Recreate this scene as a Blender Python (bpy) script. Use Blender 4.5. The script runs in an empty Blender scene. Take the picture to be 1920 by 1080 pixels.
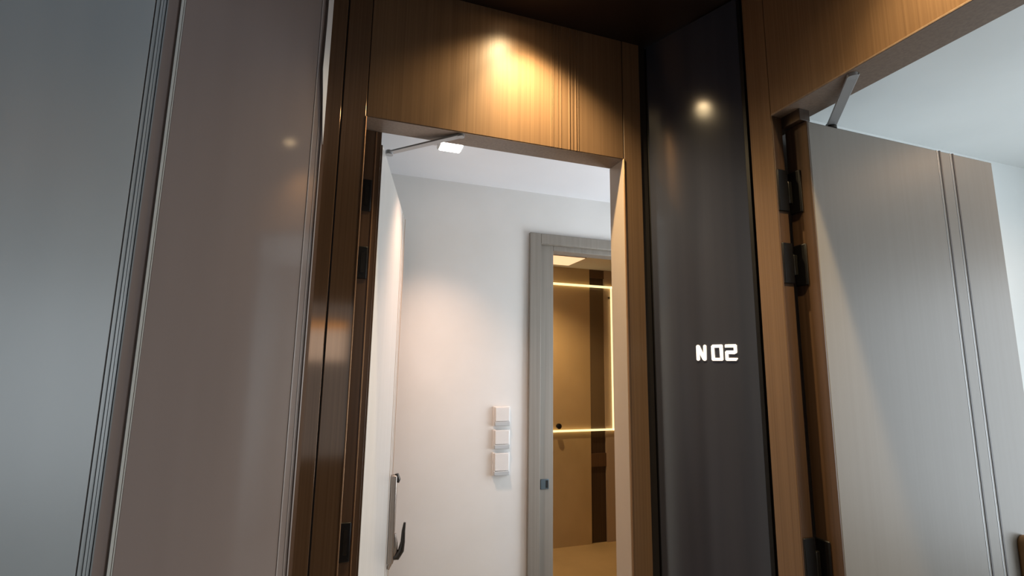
import bpy, bmesh, math, random
from mathutils import Vector, Matrix
random.seed(7)
C = bpy.context.scene
COL = C.collection
Z0 = 1.7                       # camera height above the floor; heights below are given from the floor

# ------------------------------------------------------------------ camera
cam = bpy.data.objects.new('camera', bpy.data.cameras.new('camera'))
COL.objects.link(cam)
rt, up, fw = (0.94631, -0.32295, 0.01396), (-0.06266, -0.14089, 0.98804), (0.31712, 0.93587, 0.15356)
cam.matrix_world = Matrix(((rt[0], up[0], -fw[0], 0), (rt[1], up[1], -fw[1], 0), (rt[2], up[2], -fw[2], Z0), (0, 0, 0, 1)))
cam.data.sensor_width = 36
cam.data.lens = 917.1 / 1920 * 36
cam.data.clip_start = 0.02
C.camera = cam

# ------------------------------------------------------------------ world, daylight, exposure
C.view_settings.view_transform = 'Standard'
C.view_settings.look = 'None'
C.view_settings.gamma = 1
C.view_settings.use_curve_mapping = False
C.view_settings.exposure = 0.9
W = bpy.data.worlds.new('world'); C.world = W; W.use_nodes = True
W.node_tree.nodes['Background'].inputs[0].default_value = (0.62, 0.74, 0.85, 1)
W.node_tree.nodes['Background'].inputs[1].default_value = 0.35


def area(name, loc, target, sx, sy, power, col):
    l = bpy.data.lights.new(name, 'AREA'); l.shape = 'RECTANGLE'; l.size = sx; l.size_y = sy
    l.energy = power; l.color = col
    o = bpy.data.objects.new(name, l); COL.objects.link(o); o.location = loc
    o.rotation_euler = (Vector(target) - Vector(loc)).to_track_quat('-Z', 'Y').to_euler()
    return o


# daylight falling through the two windows of the place
area('daylight_side_room', (3.46, -0.15, 1.45), (0, -0.15, 1.45), 1.5, 1.6, 22, (0.84, 0.93, 1.0))
area('daylight_vestibule', (1.97, 2.03, 1.55), (0, 2.03, 1.6), 0.6, 1.3, 11, (0.86, 0.93, 1.0))


# ------------------------------------------------------------------ materials
def mat(name, col, rough=0.5, metal=0.0, spec=0.5, emit=None, es=1.0, coat=0.0):
    m = bpy.data.materials.new(name); m.use_nodes = True
    b = m.node_tree.nodes['Principled BSDF']
    b.inputs['Base Color'].default_value = (*col, 1)
    b.inputs['Roughness'].default_value = rough
    b.inputs['Metallic'].default_value = metal
    b.inputs['Specular IOR Level'].default_value = spec
    b.inputs['Coat Weight'].default_value = coat
    b.inputs['Coat Roughness'].default_value = 0.06
    if emit:
        b.inputs['Emission Color'].default_value = (*emit, 1)
        b.inputs['Emission Strength'].default_value = es
    return m


def noise_col(m, c1, c2, scale=(1, 1, 1), detail=3, lo=0.35, hi=0.65, bump=0.0, dist=0.001):
    nt = m.node_tree; b = nt.nodes['Principled BSDF']
    tc = nt.nodes.new('ShaderNodeTexCoord'); mp = nt.nodes.new('ShaderNodeMapping')
    mp.inputs['Scale'].default_value = scale
    nz = nt.nodes.new('ShaderNodeTexNoise'); nz.inputs['Scale'].default_value = 1; nz.inputs['Detail'].default_value = detail
    cr = nt.nodes.new('ShaderNodeValToRGB')
    cr.color_ramp.elements[0].position = lo; cr.color_ramp.elements[0].color = (*c1, 1)
    cr.color_ramp.elements[1].position = hi; cr.color_ramp.elements[1].color = (*c2, 1)
    nt.links.new(tc.outputs['Object'], mp.inputs[0]); nt.links.new(mp.outputs[0], nz.inputs['Vector'])
    nt.links.new(nz.outputs['Fac'], cr.inputs[0]); nt.links.new(cr.outputs[0], b.inputs['Base Color'])
    if bump:
        bp = nt.nodes.new('ShaderNodeBump'); bp.inputs['Strength'].default_value = bump; bp.inputs['Distance'].default_value = dist
        nt.links.new(nz.outputs['Fac'], bp.inputs['Height']); nt.links.new(bp.outputs[0], b.inputs['Normal'])
    return m


M = {}
M['bronze'] = noise_col(mat('bronze_veneer', (.3, .2, .12), .37, spec=.3), (.165, .098, .054), (.215, .130, .072), (230, 230, 1.0), 3, .3, .7, .3, .0008)
M['bronze_gloss'] = noise_col(mat('bronze_lacquer', (.2, .12, .07), .09, metal=.35, spec=.8), (.17, .095, .05), (.21, .12, .065), (200, 200, .8), 2, .3, .7)
M['frame'] = noise_col(mat('brown_frame', (.2, .15, .11), .38), (.19, .135, .10), (.235, .17, .125), (120, 120, 2), 3)
M['gap'] = mat('dark_gap', (.012, .008, .006), .6)
M['edge'] = noise_col(mat('brown_leaf_edge', (.16, .09, .05), .35), (.080, .043, .022), (.115, .063, .034), (90, 90, 1.5), 3)
M['gold'] = mat('copper_edge_strip', (.42, .24, .13), .3, metal=.6)
M['black'] = mat('black_hinge_metal', (.006, .005, .005), .4, metal=.2)
M['black_glass'] = noise_col(mat('black_glass', (.02, .018, .02), .13, spec=1.0), (.036, .041, .062), (.046, .051, .074), (14, 14, .5), 2)
M['black_frame'] = mat('black_panel_edge', (.006, .005, .005), .4)
M['lacquer'] = noise_col(mat('mauve_lacquer', (.3, .27, .26), .09, spec=.5), (.285, .236, .222), (.305, .254, .24), (9, 9, .8), 2)
M['lacquer_daylit'] = noise_col(mat('daylit_lacquer', (.4, .42, .43), .3, spec=.5), (.265, .298, .32), (.30, .333, .355), (5, 5, .8), 2)  # same lacquer with the bluish daylight mixed into its colour
M['lacquer_trim'] = mat('silver_trim', (.42, .42, .41), .25, metal=.5)
M['trim_mauve'] = mat('mauve_trim', (.40, .36, .35), .3)
M['highlit_trim'] = mat('highlit_trim', (.62, .64, .62), .4)  # pale greenish tone painted as the highlight along the trim
M['white_strip'] = mat('white_strip', (.75, .74, .73), .5)
M['white'] = noise_col(mat('white_paint', (.8, .79, .77), .6), (.77, .76, .735), (.81, .80, .78), (3, 3, 3), 4)
M['white_ceil'] = noise_col(mat('white_ceiling_paint', (.82, .82, .84), .7), (.80, .80, .82), (.84, .84, .86), (2, 2, 2), 3)
M['side_paint'] = noise_col(mat('pale_side_room_paint', (.7, .72, .7), .7), (.76, .785, .78), (.80, .825, .82), (2, 2, 2), 3)
M['leaf'] = noise_col(mat('white_door_lacquer', (.62, .61, .58), .3, spec=.5), (.59, .585, .555), (.63, .62, .59), (30, 30, .6), 2)
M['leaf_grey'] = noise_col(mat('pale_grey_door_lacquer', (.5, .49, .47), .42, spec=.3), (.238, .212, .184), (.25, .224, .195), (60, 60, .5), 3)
M['groove'] = mat('bronze_inlay', (.06, .042, .036), .5)
M['groove_gold'] = mat('champagne_inlay', (.55, .43, .33), .35, metal=.3)
M['grey_frame'] = noise_col(mat('taupe_door_frame', (.35, .32, .28), .5), (.225, .20, .17), (.26, .235, .20), (70, 70, 1), 3)
M['floor'] = noise_col(mat('greige_floor_tile', (.3, .27, .24), .35), (.27, .24, .21), (.33, .30, .27), (2, 2, 2), 5)
M['ceil_dark'] = mat('dark_brown_ceiling', (.024, .014, .010), .3, spec=.5)
M['golden'] = noise_col(mat('golden_wall', (.55, .36, .16), .45), (.47, .345, .185), (.54, .40, .22), (3, 3, 2), 4)
M['tan'] = noise_col(mat('tan_wall', (.55, .40, .27), .5), (.40, .31, .235), (.45, .35, .265), (4, 4, 1), 3)
M['dark_wood'] = noise_col(mat('dark_wood', (.05, .03, .02), .35), (.04, .022, .013), (.06, .035, .02), (60, 60, 1), 3)
M['chrome'] = mat('brushed_steel', (.42, .37, .33), .25, metal=.95)
M['dark_steel'] = mat('dark_steel', (.06, .055, .05), .25, metal=.8)
M['steel_arm'] = mat('silver_paint', (.42, .43, .44), .35, metal=.35)
M['plate_dark'] = mat('dark_steel_strike', (.10, .13, .15), .35, metal=.7)
M['plastic'] = mat('white_plastic', (.80, .78, .76), .35)
M['plastic_grey'] = mat('pale_grey_plastic', (.52, .55, .57), .4)
M['lamp'] = mat('lamp_glow', (1, .95, .9), .5, emit=(1, .93, .82), es=6)
M['warm_lamp'] = mat('warm_lamp_glow', (1, .8, .55), .5, emit=(1, .70, .38), es=17)
M['led'] = mat('warm_led', (1, .85, .5), .5, emit=(1, .78, .38), es=.8)
M['sign'] = mat('sign_glow', (1, .95, .85), .5, emit=(1, .86, .68), es=.85)
M['mirrored_glow'] = mat('mirrored_glow_white', (.9, .88, .85), .5, emit=(1, .93, .84), es=1.5)  # glow of the added board mirrored in the bronze
M['mirrored_glow_amber'] = mat('mirrored_glow_amber', (.9, .5, .15), .5, emit=(1, .50, .12), es=1.5)
M['warm_reflection_metal'] = mat('warm_reflection_metal', (.38, .21, .09), .4, metal=.2)  # brown base stands for warm reflections on the coppery metal
g = bpy.data.materials.new('clear_lit_glass'); g.use_nodes = True; nt = g.node_tree
pb = nt.nodes['Principled BSDF']; pb.inputs['Base Color'].default_value = (.95, .72, .42, 1); pb.inputs['Roughness'].default_value = .2
pb.inputs['Alpha'].default_value = .08
M['glass'] = g


# ------------------------------------------------------------------ mesh builder
class MB:
    def __init__(s): s.bm = bmesh.new()

    def box(s, x0, x1, y0, y1, z0, z1):
        return s.prism([(x0, y0), (x1, y0), (x1, y1), (x0, y1)], z0, z1)

    def prism(s, pts, z0, z1):          # plan polygon raised from z0 to z1
        n = len(pts)
        a = sum(pts[i][0] * pts[(i + 1) % n][1] - pts[(i + 1) % n][0] * pts[i][1] for i in range(n))
        if a < 0: pts = pts[::-1]
        lo = [s.bm.verts.new((p[0], p[1], z0)) for p in pts]; hi = [s.bm.verts.new((p[0], p[1], z1)) for p in pts]
        s.bm.faces.new(lo[::-1]); s.bm.faces.new(hi)
        for i in range(n):
            j = (i + 1) % n; s.bm.faces.new((lo[i], lo[j], hi[j], hi[i]))
        return s

    def loops(s, rings, cap=True):
        R = [[s.bm.verts.new(p) for p in r] for r in rings]
        for a, b in zip(R, R[1:]):
            n = len(a)
            for i in range(n):
                j = (i + 1) % n; s.bm.faces.new((a[i], a[j], b[j], b[i]))
        if cap:
            s.bm.faces.new(R[0][::-1]); s.bm.faces.new(R[-1])
        return s

    def bar(s, a, b, w, h, up=(0, 0, 1)):
        a, b = Vector(a), Vector(b); d = (b - a).normalized(); x = d.cross(Vector(up)).normalized(); y = x.cross(d)
        f = lambda p: [p - x * w / 2 - y * h / 2, p + x * w / 2 - y * h / 2, p + x * w / 2 + y * h / 2, p - x * w / 2 + y * h / 2]
        return s.loops([f(a), f(b)])

    def tube(s, pts, rad, n=14, flat=1.0, side=None):
        pts = [Vector(p) for p in pts]
        rad = rad if isinstance(rad, (list, tuple)) else [rad] * len(pts)
        rings = []
        for i, p in enumerate(pts):
            d = (pts[min(i + 1, len(pts) - 1)] - pts[max(i - 1, 0)]).normalized()
            x = d.cross(Vector(side or ((0, 0, 1) if abs(d.z) < .9 else (1, 0, 0)))).normalized(); y = x.cross(d)
            rings.append([p + (x * math.cos(2 * math.pi * k / n) * flat + y * math.sin(2 * math.pi * k / n)) * rad[i] for k in range(n)])
        return s.loops(rings)

    def disc(s, c, r, z0, z1, n=32, r2=None):
        r2 = r if r2 is None else r2
        f = lambda rr, z: [(c[0] + rr * math.cos(2 * math.pi * k / n), c[1] + rr * math.sin(2 * math.pi * k / n), z) for k in range(n)]
        return s.loops([f(r, z0), f(r2, z1)])

    def xf(s, mtx):
        bmesh.ops.transform(s.bm, matrix=mtx, verts=s.bm.verts); return s

    def build(s, name, material, parent=None, bevel=0.0, seg=2, smooth=False):
        bmesh.ops.recalc_face_normals(s.bm, faces=s.bm.faces)
        me = bpy.data.meshes.new(name); s.bm.to_mesh(me); s.bm.free(); me.materials.append(material)
        o = bpy.data.objects.new(name, me); COL.objects.link(o)
        if bevel:
            m = o.modifiers.new('bevel', 'BEVEL'); m.width = bevel; m.segments = seg; m.limit_method = 'ANGLE'; m.angle_limit = math.radians(40)
        if smooth or bevel:
            for p in me.polygons: p.use_smooth = True
            if not bevel or True:
                try: me.set_sharp_from_angle(angle=math.radians(35))
                except Exception: pass
        if parent:
            o.parent = parent
            o.matrix_parent_inverse = (Matrix.Translation(parent.location) @ parent.rotation_euler.to_matrix().to_4x4()).inverted()
        return o


def tag(o, label=None, cat=None, group=None, kind=None):
    if label: o['label'] = label
    if cat: o['category'] = cat
    if group: o['group'] = group
    if kind: o['kind'] = kind
    return o


def empty(name, loc=(0, 0, 0)):
    o = bpy.data.objects.new(name, None); COL.objects.link(o); o.location = loc; o.empty_display_size = .05
    return o


def struct(name, mb, m, label=None, cat=None, **k):
    return tag(mb.build(name, m, **k), label, cat or name.split('_')[0].split('.')[0], None, 'structure')


def root_struct(name, loc, label, cat):
    return tag(empty(name, loc), label, cat, None, 'structure')


H = lambda z: z + Z0
CE, CI, LN = H(1.21), H(.99), H(.74)      # corridor ceiling, inner ceilings, door lintels
D, D2, WX, WX2 = 1.4634, 1.554, 1.156, 1.2655

# ------------------------------------------------------------------ the shell
struct('floor', MB().box(-1.4, 3.7, -1.75, 2.6, -.1, 0), M['floor'], 'greige floor running through corridor and rooms')
struct('floor', MB().box(-1.4, 3.7, 2.6, 4.8, -.1, 0), M['golden'], 'golden tan floor of the far room')
struct('ceiling', MB().box(-1.4, 1.27, -1.75, 1.56, CE, CE + .06), M['ceil_dark'], 'dark brown corridor ceiling')
struct('ceiling', MB().box(-.25, 3.7, 1.556, 4.8, CI, CI + .06), M['white_ceil'], 'white ceiling of the lit room behind the end doorway')
struct('ceiling', MB().box(1.267, 3.7, -1.4, 1.45, CI, CI + .06), M['side_paint'], 'pale ceiling of the side room on the right')

# end wall: bronze cladding panels on a dark backing, doorway in the middle
we = root_struct('wall_end', (.45, D, 0), 'bronze clad corridor end wall around the doorway', 'wall')
bk = MB(); y0 = D + .004
bk.box(-.16, .0185, y0, D2, 0, CE); bk.box(.0185, .9165, y0, D2, LN + .0005, CE); bk.box(.9165, 1.02, y0, D2, 0, CE)
bk.build('backing', M['gap'], we)
MB().box(-.16, -.0535, D, D + .02, 0, CE).build('cladding_panel', M['bronze_gloss'], we, .0015)
MB().box(-.0495, .0185, D, D + .02, 0, CE).build('cladding_panel', M['bronze_gloss'], we, .0015)
MB().box(.0205, .9165, D, D + .02, LN, CE).build('cladding_panel', M['bronze'], we, .0015)
MB().box(.9195, .992, D, D + .02, 0, CE).build('cladding_panel', M['bronze'], we, .0015)
rb = MB()
for x, w in ((.632, .002), (.6385, .0025), (.655, .0018), (.668, .0022), (.7, .003), (.7125, .0018), (.7265, .003), (.735, .0022)):
    rb.prism([(x - w, D - .0001), (x - w * .5, D - w * .8), (x + w * .5, D - w * .8), (x + w, D - .0001)], LN + .001, CE - .002)
rb.build('reed', M['bronze'], we)

# frame of the end doorway (lining)
te = root_struct('trim_1', (.45, D, 0), 'brown lining of the end doorway', 'door frame')
MB().box(.0185, .9165, D + .001, D2, LN - .002, LN + .0004).build('head', M['frame'], te)
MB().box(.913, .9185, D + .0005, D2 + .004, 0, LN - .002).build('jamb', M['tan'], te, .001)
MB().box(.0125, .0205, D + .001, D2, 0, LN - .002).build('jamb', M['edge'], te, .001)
MB().box(-.05, .073, D2 + .0005, D2 + .012, 0, LN - .001).build('stile', M['edge'], te, .001)
MB().box(.0545, .0585, D2 - .002, D2 + .004, 0, LN - .003).build('edge_strip', M['gold'], te, .0008)
MB().box(.0175, .0215, D - .0025, D + .004, 0, LN).build('edge_strip', M['gold'], te, .001)
MB().box(.9145, .9195, D - .003, D + .004, 0, LN).build('edge_strip', M['gold'], te, .001)

# right wall of the corridor
wr = root_struct('wall_right', (1.2, .2, 0), 'bronze clad corridor wall above the open door on the right', 'wall')
bk = MB()
bk.prism([(WX + .004, 1.0405), (WX2, 1.0955), (WX2, 1.36), (1.16, 1.36), (1.10, 1.30), (1.165, 1.125)], 0, CE)
bk.box(WX + .004, WX2, .139, 1.0405, LN + .0005, CE)
bk.box(WX + .004, WX2, -1.75, .139, 0, CE)
bk.build('backing', M['gap'], wr)
MB().box(WX, WX + .02, 1.0405, 1.121, 0, CE).build('cladding_panel', M['bronze'], wr, .0015)
MB().box(WX, WX + .02, .139, 1.0395, LN, CE).build('cladding_panel', M['bronze'], wr, .0015)
MB().box(WX, WX + .02, -1.74, .138, 0, CE).build('cladding_panel', M['bronze'], wr, .0015)
tr = root_struct('trim_2', (1.2, .59, 0), 'brown lining of the right doorway', 'door frame')
MB().box(WX + .001, WX2, .139, 1.0955, LN - .002, LN + .0004).build('head', M['frame'], tr)
MB().prism([(WX + .001, 1.0365), (1.193, 1.0365), (1.193, 1.0755), (WX2 + .002, 1.0755), (WX2 + .002, 1.096), (WX + .001, 1.0415)], 0, LN - .002).build('jamb', M['edge'], tr, .001)
MB().box(1.1935, 1.232, .976, 1.0755, H(.7035), LN - .002).build('dark_filler', M['dark_wood'], tr, .001)  # added dark block, covers the bright ceiling showing above the hinge
MB().box(WX + .001, WX2, .136, .1405, 0, LN - .002).build('jamb', M['edge'], tr, .001)
MB().box(WX - .0025, WX + .004, .14, 1.0375, LN - .0035, LN + .002).build('edge_strip', M['frame'], tr, .001)

# left, back walls of the corridor
struct('wall_left', MB().prism([(-.16, D), (-.14, 1.44), (-.47, 1.245), (-1.14, .46), (-1.14, -1.75), (-1.3, -1.75), (-1.3, 1.55), (-.16, 1.55)], 0, CE), M['frame'], 'brown wall behind the glossy panels on the left')
wb = MB()
wb.box(-1.14, -.70, -1.75, -1.65, 0, CE); wb.box(.40, WX, -1.75, -1.65, 0, CE); wb.box(-.70, .40, -1.75, -1.65, 0, .85); wb.box(-.70, .40, -1.75, -1.65, 2.25, CE)
struct('wall_back', wb, M['frame'], 'brown corridor wall behind the viewer')

# room behind the end doorway
struct('wall_vestibule_left', MB().box(-.25, -.13, 1.556, 2.55, 0, CI), M['white'], 'white side wall behind the white door')
v = MB(); v.box(-.25, .966, 2.55, 2.65, 0, CI); v.box(.966, 1.90, 2.55, 2.65, H(.744), CI); v.box(1.90, 2.1, 2.55, 2.65, 0, CI)
struct('wall_vestibule_back', v, M['white'], 'white wall with the light switches, seen through the end doorway')
v = MB(); v.box(2.0, 2.1, 1.46, 1.70, 0, CI); v.box(2.0, 2.1, 2.35, 2.55, 0, CI); v.box(2.0, 2.1, 1.70, 2.35, 0, .85); v.box(2.0, 2.1, 1.70, 2.35, 2.25, CI)
struct('wall_vestibule_right', v, M['white'], 'white wall with a window beyond the end doorway')
# far room
struct('wall_far_left', MB().box(.9, 1.0, 2.65, 4.5, 0, CI), M['golden'], 'golden side wall of the far room')
struct('wall_far_back', MB().box(.9, 2.375, 4.5, 4.6, 0, CI), M['golden'], 'golden wall of the far room')
struct('wall_far_side', MB().box(2.545, 3.2, 4.5, 4.6, 0, CI), M['tan'], 'tan strip of wall right of the dark slot')
struct('wall_far_right', MB().box(3.2, 3.3, 2.65, 4.6, 0, CI), M['tan'], 'tan side wall of the far room')
v = MB(); v.box(2.1, 3.3, 2.55, 2.65, 0, CI)
struct('wall_far_front', v, M['tan'], 'tan wall of the far room')
# side room
struct('wall_side_room_back', MB().prism([(WX2, 1.362), (3.5, 1.362), (3.5, 1.46), (1.3, 1.46)], 0, CI), M['side_paint'], 'pale wall behind the open grey door')
v = MB(); v.box(3.5, 3.6, -1.3, -.9, 0, CI); v.box(3.5, 3.6, .6, 1.46, 0, CI); v.box(3.5, 3.6, -.9, .6, 0, .65); v.box(3.5, 3.6, -.9, .6, 2.25, CI)
struct('wall_side_room_window', v, M['side_paint'], 'pale side room wall with the window')
struct('wall_side_room_front', MB().box(WX2, 3.6, -1.4, -1.3, 0, CI), M['side_paint'], 'pale near wall of the side room')


def window(name, lab, mk):
    r = root_struct(name, (0, 0, 0), lab, 'window')
    fr = MB()
    for a in mk: fr.box(*a)
    fr.build('window_frame', M['plastic'], r, .004)


window('window_1', 'white framed window of the side room', [(3.5, 3.55, -.9, -.85, .65, 2.25), (3.5, 3.55, .55, .6, .65, 2.25), (3.5, 3.55, -.85, .55, .65, .70), (3.5, 3.55, -.85, .55, 2.2, 2.25), (3.51, 3.54, -.17, -.13, .70, 2.2)])
window('window_2', 'white framed window of the room behind the end doorway', [(2.0, 2.05, 1.70, 1.74, .85, 2.25), (2.0, 2.05, 2.31, 2.35, .85, 2.25), (2.0, 2.05, 1.74, 2.31, .85, .89), (2.0, 2.05, 1.74, 2.31, 2.21, 2.25)])
window('window_3', 'added unseen window behind the viewer, lets daylight into the corridor', [(-.70, -.66, -1.75, -1.70, .85, 2.25), (.36, .40, -1.75, -1.70, .85, 2.25), (-.66, .36, -1.75, -1.70, .85, .89), (-.66, .36, -1.75, -1.70, 2.21, 2.25)])  # window added as a light source for the left panels

# frame of the second doorway
t3 = root_struct('trim_3', (1.4, 2.53, 0), 'taupe frame of the inner doorway', 'door frame')
MB().box(.962, 1.03, 2.528, 2.56, 0, H(.744)).build('casing', M['grey_frame'], t3, .003)
MB().box(1.03, 1.86, 2.528, 2.56, H(.684), H(.744)).build('casing', M['grey_frame'], t3, .003)
MB().box(1.86, 1.93, 2.528, 2.56, 0, H(.744)).build('casing', M['grey_frame'], t3, .003)
MB().box(1.03, 1.117, 2.556, 2.65, 0, H(.684)).build('jamb', M['grey_frame'], t3, .002)
MB().box(1.117, 1.80, 2.556, 2.65, H(.655), H(.684)).build('head', M['grey_frame'], t3, .002)
MB().box(1.80, 1.90, 2.556, 2.65, 0, H(.684)).build('jamb', M['grey_frame'], t3, .002)
sp = MB().box(1.042, 1.09, 2.551, 2.557, H(-.662), H(-.61)).build('strike_plate', M['plate_dark'], t3, .002)
MB().box(1.072, 1.085, 2.5495, 2.5512, H(-.655), H(-.617)).build('latch_hole', M['black'], sp)

# ------------------------------------------------------------------ door leaves
# white door folded back into the room behind the end doorway
AE = math.radians(11.4)
de = root_struct('door_1', (.079, 1.574, 0), 'white door standing open inside the end doorway', 'door')
TE = Matrix.Translation((.079, 1.574, 0)) @ Matrix.Rotation(-AE, 4, 'Z')      # local: y along the leaf, x = 0 its seen face
LW, LT = .845, .062
MB().box(-LT + .004, 0, .004, LW, .012, H(.705)).xf(TE).build('leaf', M['leaf'], de, .002)
MB().box(-LT, -.0006, 0, .0045, .012, H(.705)).xf(TE).build('leaf_edge', M['edge'], de, .001)
for yy in (LW - .12, LW - .055):
    MB().box(-.0004, .0012, yy, yy + .007, .02, H(.70)).xf(TE).build('groove', M['groove_gold'], de)
MB().box(-.055, .003, LW, LW + .003, .012, H(.705)).xf(TE).build('edge_strip', M['groove_gold'], de, .0008)
for zt, zb in ((.573, .468), (.355, .252), (-.453, -.56), (-1.20, -1.30)):
    h = MB().box(.0205, .0515, D2 - .004, D2 + .002, H(zb), H(zt)).build('hinge', M['black'], te, .003)
    MB().bar((.037, D2 - .0045, H(zb) + .02), (.037, D2 - .0045, H(zt) - .02), .011, .002, (0, 1, 0)).build('hinge_link', M['dark_steel'], h)
ar = MB().bar((.105, 1.645, H(.712)), (.318, 1.478, H(.7345)), .022, .006).build('closer_arm', M['steel_arm'], de, .001)
MB().disc((.105, 1.645), .013, H(.704), H(.718)).build('pivot', M['steel_arm'], ar)
MB().disc((.318, 1.478), .011, H(.729), H(.7385)).build('pivot', M['steel_arm'], ar)
# long escutcheon with a hooked pull
ha = MB().box(0, .028, .775, .815, H(-.87), H(-.50)).xf(TE).build('handle_plate', M['chrome'], de, .006, 3)
pl = [(.022, .795, H(-.845)), (.042, .795, H(-.845)), (.058, .797, H(-.82)), (.064, .80, H(-.785)), (.065, .80, H(-.74)), (.069, .80, H(-.705))]
MB().tube(pl, [.013, .015, .014, .010, .008, .005], 14, side=(0, 1, 0)).xf(TE).build('lever', M['dark_steel'], ha, smooth=True)
MB().tube([(.006, .795, H(-.895)), (.018, .795, H(-.86)), (.03, .795, H(-.82)), (.03, .795, H(-.79)), (.026, .795, H(-.75))], [.006, .012, .014, .013, .008], 14, side=(0, 1, 0)).xf(TE).build('rose', M['chrome'], ha, smooth=True)
MB().tube([(.026, .795, H(-.53)), (.03, .795, H(-.52)), (.024, .795, H(-.495))], [.012, .013, .008], 14, side=(0, 1, 0)).xf(TE).build('cap', M['dark_steel'], ha, smooth=True)

# pale grey door standing open into the side room
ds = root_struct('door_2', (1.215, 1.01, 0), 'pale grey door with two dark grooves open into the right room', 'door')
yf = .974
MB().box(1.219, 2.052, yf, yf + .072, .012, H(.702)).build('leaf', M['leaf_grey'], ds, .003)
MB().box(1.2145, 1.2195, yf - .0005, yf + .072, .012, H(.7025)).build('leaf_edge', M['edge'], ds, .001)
for xg in (1.783, 1.847):
    MB().box(xg, xg + .0065, yf - .0012, yf + .001, .02, H(.7022)).build('groove', M['groove'], ds)
    MB().box(xg - .0115, xg - .0095, yf - .0006, yf + .001, .02, H(.7022)).build('groove', M['steel_arm'], ds)
for zt, zb in ((.567, .44), (.348, .229), (-.44, -.56), (-1.18, -1.30)):
    h = MB().box(1.2085, 1.2155, yf + .030, yf + .071, H(zb), H(zt)).build('hinge', M['black'], ds, .004, 3)
    MB().box(1.157, 1.193, 1.0305, 1.0368, H(zb) + .006, H(zt) + .004).build('hinge_plate', M['black'], h, .002)
    MB().bar((1.198, 1.036, H(zb) + .03), (1.198, 1.036, H(zt) - .03), .016, .014, (1, 0, 0)).build('hinge_link', M['dark_steel'], h, .002)
ar = MB().bar((1.327, .985, H(.712)), (1.172, .80, H(.7335)), .026, .006).build('closer_arm', M['steel_arm'], ds, .001)
MB().disc((1.327, .985), .014, H(.701), H(.717)).build('pivot', M['dark_steel'], ar)
MB().disc((1.176, .806), .012, H(.729), H(.7385)).build('pivot', M['steel_arm'], ar)

# handle of the grey door: long rounded plate with a hooked pull
def stadium(x0, x1, z0, z1, n=10):
    r = (x1 - x0) / 2; c = (x0 + x1) / 2
    return [(c + r * math.cos(math.pi * k / n), z1 - r + r * math.sin(math.pi * k / n)) for k in range(n + 1)] + [(c - r * math.cos(math.pi * k / n), z0 + r - r * math.sin(math.pi * k / n)) for k in range(n + 1)]


m = MB(); rr = stadium(1.911, 1.960, H(-.90), H(-.478))
m.loops([[(x, yf - .022, z) for x, z in rr], [(x, yf + .001, z) for x, z in rr]])
ha = m.build('handle_plate', M['warm_reflection_metal'], ds, .006, 3)
MB().tube([(1.9355, yf - .018, H(-.83)), (1.9355, yf - .048, H(-.83)), (1.93, yf - .068, H(-.81)), (1.925, yf - .074, H(-.77)), (1.92, yf - .078, H(-.70))], [.014, .015, .014, .010, .006], 14, side=(1, 0, 0)).build('lever', M['dark_steel'], ha, smooth=True)

# ------------------------------------------------------------------ glossy panels on the left
P0, DA = Vector((-.0966, 1.40)), Vector((-.866, -.5))
NA = Vector((.5, -.866))
pa = lambda s, n=0: tuple(P0 + DA * s + NA * n)
qa = lambda s0, s1, n0, n1: [pa(s0, n0), pa(s1, n0), pa(s1, n1), pa(s0, n1)]
g1 = tag(empty('glossy_panel', (*pa(.2), 0)), 'tall mauve grey high gloss panel left of the bronze doorway', 'panel')
MB().prism(qa(.029, .352, -.03, 0), 0, CE - .01).build('face', M['lacquer'], g1, .002)
for a, b, n, m in ((0, .003, .003, 'trim_mauve'), (.003, .011, -.001, 'lacquer'), (.011, .0125, .001, 'trim_mauve'), (.0125, .026, 0, 'lacquer'), (.026, .029, .001, 'trim_mauve'),
                   (.352, .3535, .001, 'highlit_trim'), (.3535, .3555, -.001, 'lacquer'), (.3555, .3605, .003, 'highlit_trim'), (.3605, .384, -.002, 'lacquer'), (.384, .3865, .002, 'lacquer_daylit')):
    MB().prism(qa(a, b, -.03, n), 0, CE - .01).build('edge_trim', M[m], g1)
st = MB(); prof = [(.60, .0), (.66, .006), (.75, .0125), (.82, .0185), (.88, .0175), (.97, .016), (1.08, .0165), (1.195, .018)]
ring = lambda z, w: [(*pa(-.002, .0045), H(z)), (*pa(w - .0015, .0045 + w * .25), H(z)), (*pa(w - .0015, .0055 + w * .25), H(z)), (*pa(-.002, .0058), H(z))]
st.loops([ring(z, w) for z, w in prof])
tag(st.build('peeling_edge_strip', M['white_strip'], g1), 'white strip flaring at the top edge')

P1, DB = Vector(pa(.3868)), Vector((-.656, -.755)); NB = Vector((.755, -.656))
pb_ = lambda s, n=0: tuple(P1 + DB * s + NB * n)
qb = lambda s0, s1, n0, n1: [pb_(s0, n0), pb_(s1, n0), pb_(s1, n1), pb_(s0, n1)]
g2 = tag(empty('glossy_panel', (*pb_(.4), 0)), 'high gloss panel at the far left edge, bluish daylight put into its colour', 'panel')
MB().prism(qb(.0225, .98, -.03, 0), 0, CE - .01).build('face', M['lacquer_daylit'], g2, .002)
for a, b, n, m in ((0.001, .006, 0, 'lacquer_daylit'), (.006, .008, -.002, 'lacquer_daylit'), (.008, .0125, .001, 'lacquer_daylit'), (.0125, .020, -.001, 'lacquer_daylit'), (.020, .0225, -.003, 'groove')):
    MB().prism(qb(a, b, -.03, n), 0, CE - .01).build('edge_trim', M[m], g2)

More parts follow.
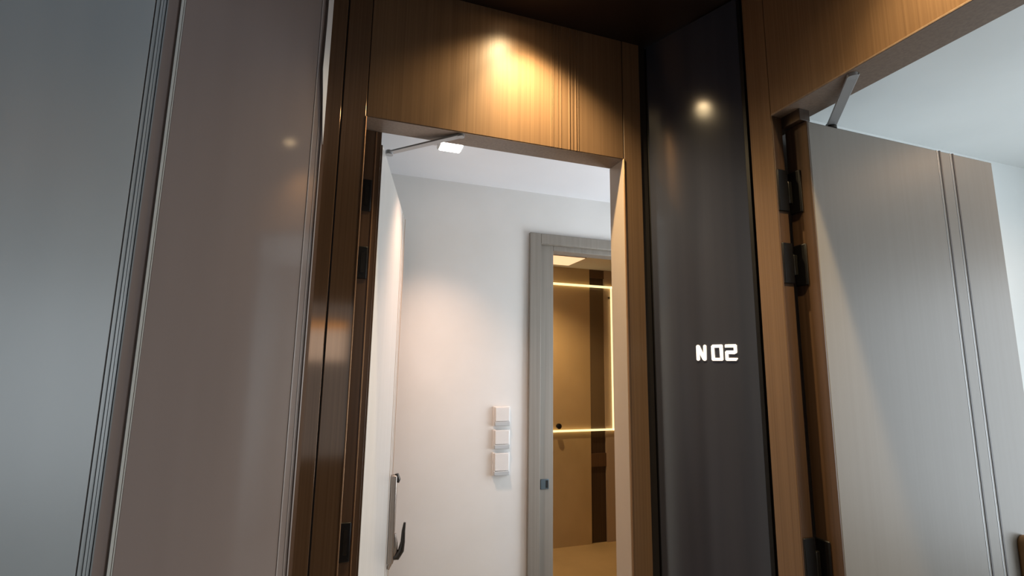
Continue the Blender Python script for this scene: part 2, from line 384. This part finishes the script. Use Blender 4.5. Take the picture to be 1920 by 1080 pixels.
# ------------------------------------------------------------------ dark panel with the lit number
A0, A1 = Vector((1.022, 1.4625)), Vector((1.156, 1.1275))
LP = (A1 - A0).length; DP = (A1 - A0) / LP; NP = Vector((DP.y, -DP.x))
NP = NP if NP.x < 0 else -NP
pp = lambda s, n=0: tuple(A0 + DP * s + NP * n)
qp = lambda s0, s1, n0, n1: [pp(s0, n0), pp(s1, n0), pp(s1, n1), pp(s0, n1)]
dp = tag(empty('number_panel', (*pp(.18), 0)), 'dark glossy wall panel in the corner between both doorways', 'panel')
MB().prism(qp(.002, LP - .012, -.02, 0), 0, CE - .005).build('face', M['black_glass'], dp, .001)
MB().prism(qp(-.03, .002, -.02, -.004), 0, CE - .005).build('edge_trim', M['black_frame'], dp)
MB().prism(qp(LP - .012, LP - .002, -.02, .001), 0, CE - .005).build('edge_trim', M['black_frame'], dp)

sg = tag(empty('room_number_sign', (*pp(.22), H(.018))), 'glowing warm white N 02 lettering on the dark panel', 'sign')


def glyph(name, polys):
    m = MB()
    for poly in polys:
        f = lambda n: [(*pp(s, n), H(z)) for s, z in poly]
        m.loops([f(.0005), f(.004)])
    m.build(name, M['sign'], sg, .0008)


zb, zt = .019, .069
sw = .0092
glyph('letter', [[(.157, zb + .003), (.160, zb), (.164, zb), (.1675, zb + .003), (.1675, zt - .002), (.1655, zt), (.160, zt), (.157, zt - .004)],
                 [(.1805, zb + .003), (.183, zb), (.187, zb), (.190, zb + .004), (.191, zt - .003), (.1885, zt), (.184, zt), (.1815, zt - .003)],
                 [(.1625, zt), (.1685, zt - .002), (.188, zb + .003), (.1855, zb), (.181, zb), (.177, zb + .004), (.1615, zt - .013)]])
s0, s1 = .2075, .2445
glyph('digit', [[(s0, zb + .004), (s0 + .003, zb), (s1 - .003, zb), (s1, zb + .003), (s1, zb + .0088), (s0, zb + .0088)],
                [(s0, zt - .0095), (s1, zt - .0095), (s1, zt - .002), (s1 - .003, zt), (s0 + .005, zt), (s0, zt - .005)],
                [(s0, zb + .0084), (s0 + sw + .001, zb + .0084), (s0 + sw, zt - .010), (s0, zt - .010)],
                [(s1 - sw, zb + .0084), (s1, zb + .0084), (s1, zt - .010), (s1 - sw - .001, zt - .010)]])
s0, s1 = .252, .2885
zm = (zb + zt) / 2
glyph('digit', [[(s0, zt - .0095), (s1, zt - .0095), (s1, zt - .003), (s1 - .004, zt), (s0 + .002, zt), (s0, zt - .002)],
                [(s1 - sw, zm - .004), (s1, zm), (s1, zt - .010), (s1 - sw, zt - .010)],
                [(s0, zm - .004), (s1 - sw, zm - .005), (s1 - .002, zm - .002), (s1, zm + .001), (s1 - sw, zm + .006), (s0 + .004, zm + .006), (s0, zm + .002)],
                [(s0, zb + .0084), (s0 + sw, zb + .0084), (s0 + sw, zm - .004), (s0, zm - .004)],
                [(s0, zb + .003), (s0 + .003, zb), (s1 - .004, zb), (s1 + .001, zb + .006), (s1 + .001, zb + .0088), (s0, zb + .0088)]])


# ------------------------------------------------------------------ lamps
def downlight(loc, target, label, power, spread, blend, col, r=.035, name='recessed_downlight', rad=.03, group=None):
    x, y, z = loc
    o = tag(empty(name, (x, y, z)), label, 'ceiling light', group)
    n = 32
    ring = lambda rr, zz: [(x + rr * math.cos(2 * math.pi * k / n), y + rr * math.sin(2 * math.pi * k / n), zz) for k in range(n)]
    m = MB(); m.loops([ring(r, z), ring(r, z - .004), ring(r * .8, z - .006), ring(r * .62, z - .002), ring(r * .6, z + .0)], cap=False)
    m.build('bezel', M['dark_steel'], o, smooth=True)
    MB().disc((x, y), r * .6, z - .0025, z - .001).build('lens', M['warm_lamp'], o)
    l = bpy.data.lights.new('spot', 'SPOT'); l.energy = power; l.color = col; l.spot_size = math.radians(spread); l.spot_blend = blend; l.shadow_soft_size = rad
    s = bpy.data.objects.new('spot', l); COL.objects.link(s); s.location = (x, y, z - .018)
    s.rotation_euler = (Vector(target) - s.location).to_track_quat('-Z', 'Y').to_euler()
    s.parent = o; s.matrix_parent_inverse = Matrix.Translation(o.location).inverted()
    return o


def beam(o, loc, target, power, spread, blend, col):
    l = bpy.data.lights.new('beam', 'SPOT'); l.energy = power; l.color = col; l.spot_size = math.radians(spread); l.spot_blend = blend; l.shadow_soft_size = .015
    s = bpy.data.objects.new('beam', l); COL.objects.link(s); s.location = (loc[0], loc[1], loc[2] - .018)
    s.rotation_euler = (Vector(target) - s.location).to_track_quat('-Z', 'Y').to_euler()
    s.parent = o; s.matrix_parent_inverse = Matrix.Translation(o.location).inverted()


WARM = (1, .75, .41)
for (x, y), lab, aim in (((.478, D - .148), 'recessed downlight above the end doorway', (.10, .035)), ((WX - .13, .45), 'recessed downlight above the right doorway', (.035, 0))):
    o = downlight((x, y, CE), (x, y, 0), lab, 10, 130, .8, WARM, group='corridor downlights')
    beam(o, (x, y, CE), (x + aim[0], y + aim[1], CE - .45), 40, 92, 1, WARM)
downlight((2.45, .52, CI), (2.45, .52, 0), 'recessed downlight in the pale side room', 5.5, 165, .5, (1, .62, .34), group=None)

cl = tag(empty('ceiling_lamp', (.42, 2.08, CI)), 'small bright rectangular ceiling lamp just under the door lintel', 'ceiling light')
MB().box(.345, .46, 2.05, 2.13, CI - .022, CI - .0005).build('lamp_housing', M['plastic'], cl, .008, 3)
MB().box(.352, .453, 2.046, 2.124, CI - .026, CI - .004).build('diffuser', M['lamp'], cl, .008, 3)
l = bpy.data.lights.new('spot', 'SPOT'); l.energy = 40; l.color = (1, .64, .45); l.spot_size = math.radians(94); l.spot_blend = 1; l.shadow_soft_size = .05
s = bpy.data.objects.new('spot', l); COL.objects.link(s); s.location = (.41, 2.087, CI - .04); s.parent = cl; s.matrix_parent_inverse = Matrix.Translation(cl.location).inverted()

# ------------------------------------------------------------------ fittings on the white wall
for i, (z1, z0_, lab) in enumerate(((-.224, -.325, 'topmost of the three white wall switches'), (-.342, -.442, 'middle of the three white wall switches'), (-.458, -.575, 'lowest of the three white wall switches'))):
    o = tag(empty('wall_switch', (.815, 2.55, H(z0_))), lab + ' on the white wall', 'switch', 'white wall switches stacked beside the inner doorway')
    MB().box(.768, .860, 2.538, 2.5495, H(z0_), H(z1)).build('plate', M['plastic'], o, .003, 3)
    MB().box(.777, .853, 2.530, 2.540, H(z0_) + .026, H(z1) - .004).build('rocker', M['plastic'], o, .002, 3)
    MB().prism([(.774, 2.539), (.774, 2.527), (.856, 2.527), (.856, 2.539)], H(z0_) + .003, H(z0_) + .024).build('lip', M['plastic_grey'], o, .002)

# ------------------------------------------------------------------ far room things
o = tag(empty('wall_slot', (2.46, 4.5, 0)), 'narrow dark vertical slot between golden and tan wall', 'wall panel')
MB().box(2.375, 2.545, 4.52, 4.56, 0, CI).build('back_panel', M['dark_wood'], o)
MB().box(2.376, 2.544, 4.500, 4.52, H(.90), CI - .002).build('top_panel', M['edge'], o)
MB().box(2.376, 2.544, 4.500, 4.52, H(-.99), H(-.865)).build('band', M['edge'], o)

o = tag(empty('edge_lit_glass', (2.2, 4.49, H(-.64))), 'clear glass sheet with glowing yellow edges in the far room', 'glass panel')
gx0, gx1, gz0, gz1, gy = 1.66, 2.625, -.645, .82, 4.478
MB().box(gx0, gx1, gy, gy + .008, H(gz0), H(gz1)).build('pane', M['glass'], o)
for a in ((gx0, gx1, gz1 - .022, gz1), (gx0, gx1, gz0, gz0 + .018), (gx1 - .013, gx1, gz0, gz1), (gx0, gx0 + .013, gz0, gz1)):
    MB().box(a[0], a[1], gy - .003, gy + .011, H(a[2]), H(a[3])).build('led_edge', M['led'], o)
for sx in (1.70, 2.60):
    MB().tube([(sx, gy + .011, H(.70)), (sx, 4.4995, H(.70))], .012, 14).build('spacer', M['dark_steel'], o)
o = tag(empty('black_knob', (2.0, 4.47, H(-.585))), 'small black knob on the golden wall beside the taupe frame', 'wall_knob')  # small round knob on the far wall
MB().tube([(2.0, 4.4775, H(-.585)), (2.0, 4.455, H(-.585)), (2.0, 4.452, H(-.585)), (2.0, 4.43, H(-.585)), (2.0, 4.425, H(-.585))], [.012, .012, .026, .026, .018], 20).build('knob', M['black'], o, smooth=True)
o = tag(empty('ceiling_panel_light', (2.0, 4.2, CI)), 'square glowing ceiling panel in the golden far room', 'ceiling light')
MB().box(1.62, 2.08, 3.99, 4.37, CI - .008, CI - .0005).build('frame', M['tan'], o)
MB().box(1.63, 2.07, 4.0, 4.36, CI - .011, CI - .007).build('diffuser', mat('panel_glow', (1, .85, .6), .5, emit=(1, .68, .40), es=.5), o)
downlight((1.55, 3.9, CI), (1.55, 3.9, 0), 'added unseen downlight brightening the golden far room', 40, 130, .7, (1, .68, .34))  # unseen lamp added to light up the far room

# ------------------------------------------------------------------ glowing board added behind the viewer to make the bright reflection
o = tag(empty('mirrored_glow', (-.15, -1.64, H(0))), 'added white glowing board with amber top, for the reflection in the bronze cladding', 'mirrored_glow')
MB().box(-.33, .02, -1.648, -1.61, H(0), H(.345)).build('case', M['plastic'], o, .004)
MB().box(-.325, .015, -1.612, -1.606, H(.005), H(.275)).build('face', M['mirrored_glow'], o)
MB().box(-.325, .015, -1.612, -1.606, H(.28), H(.34)).build('header', M['mirrored_glow_amber'], o)
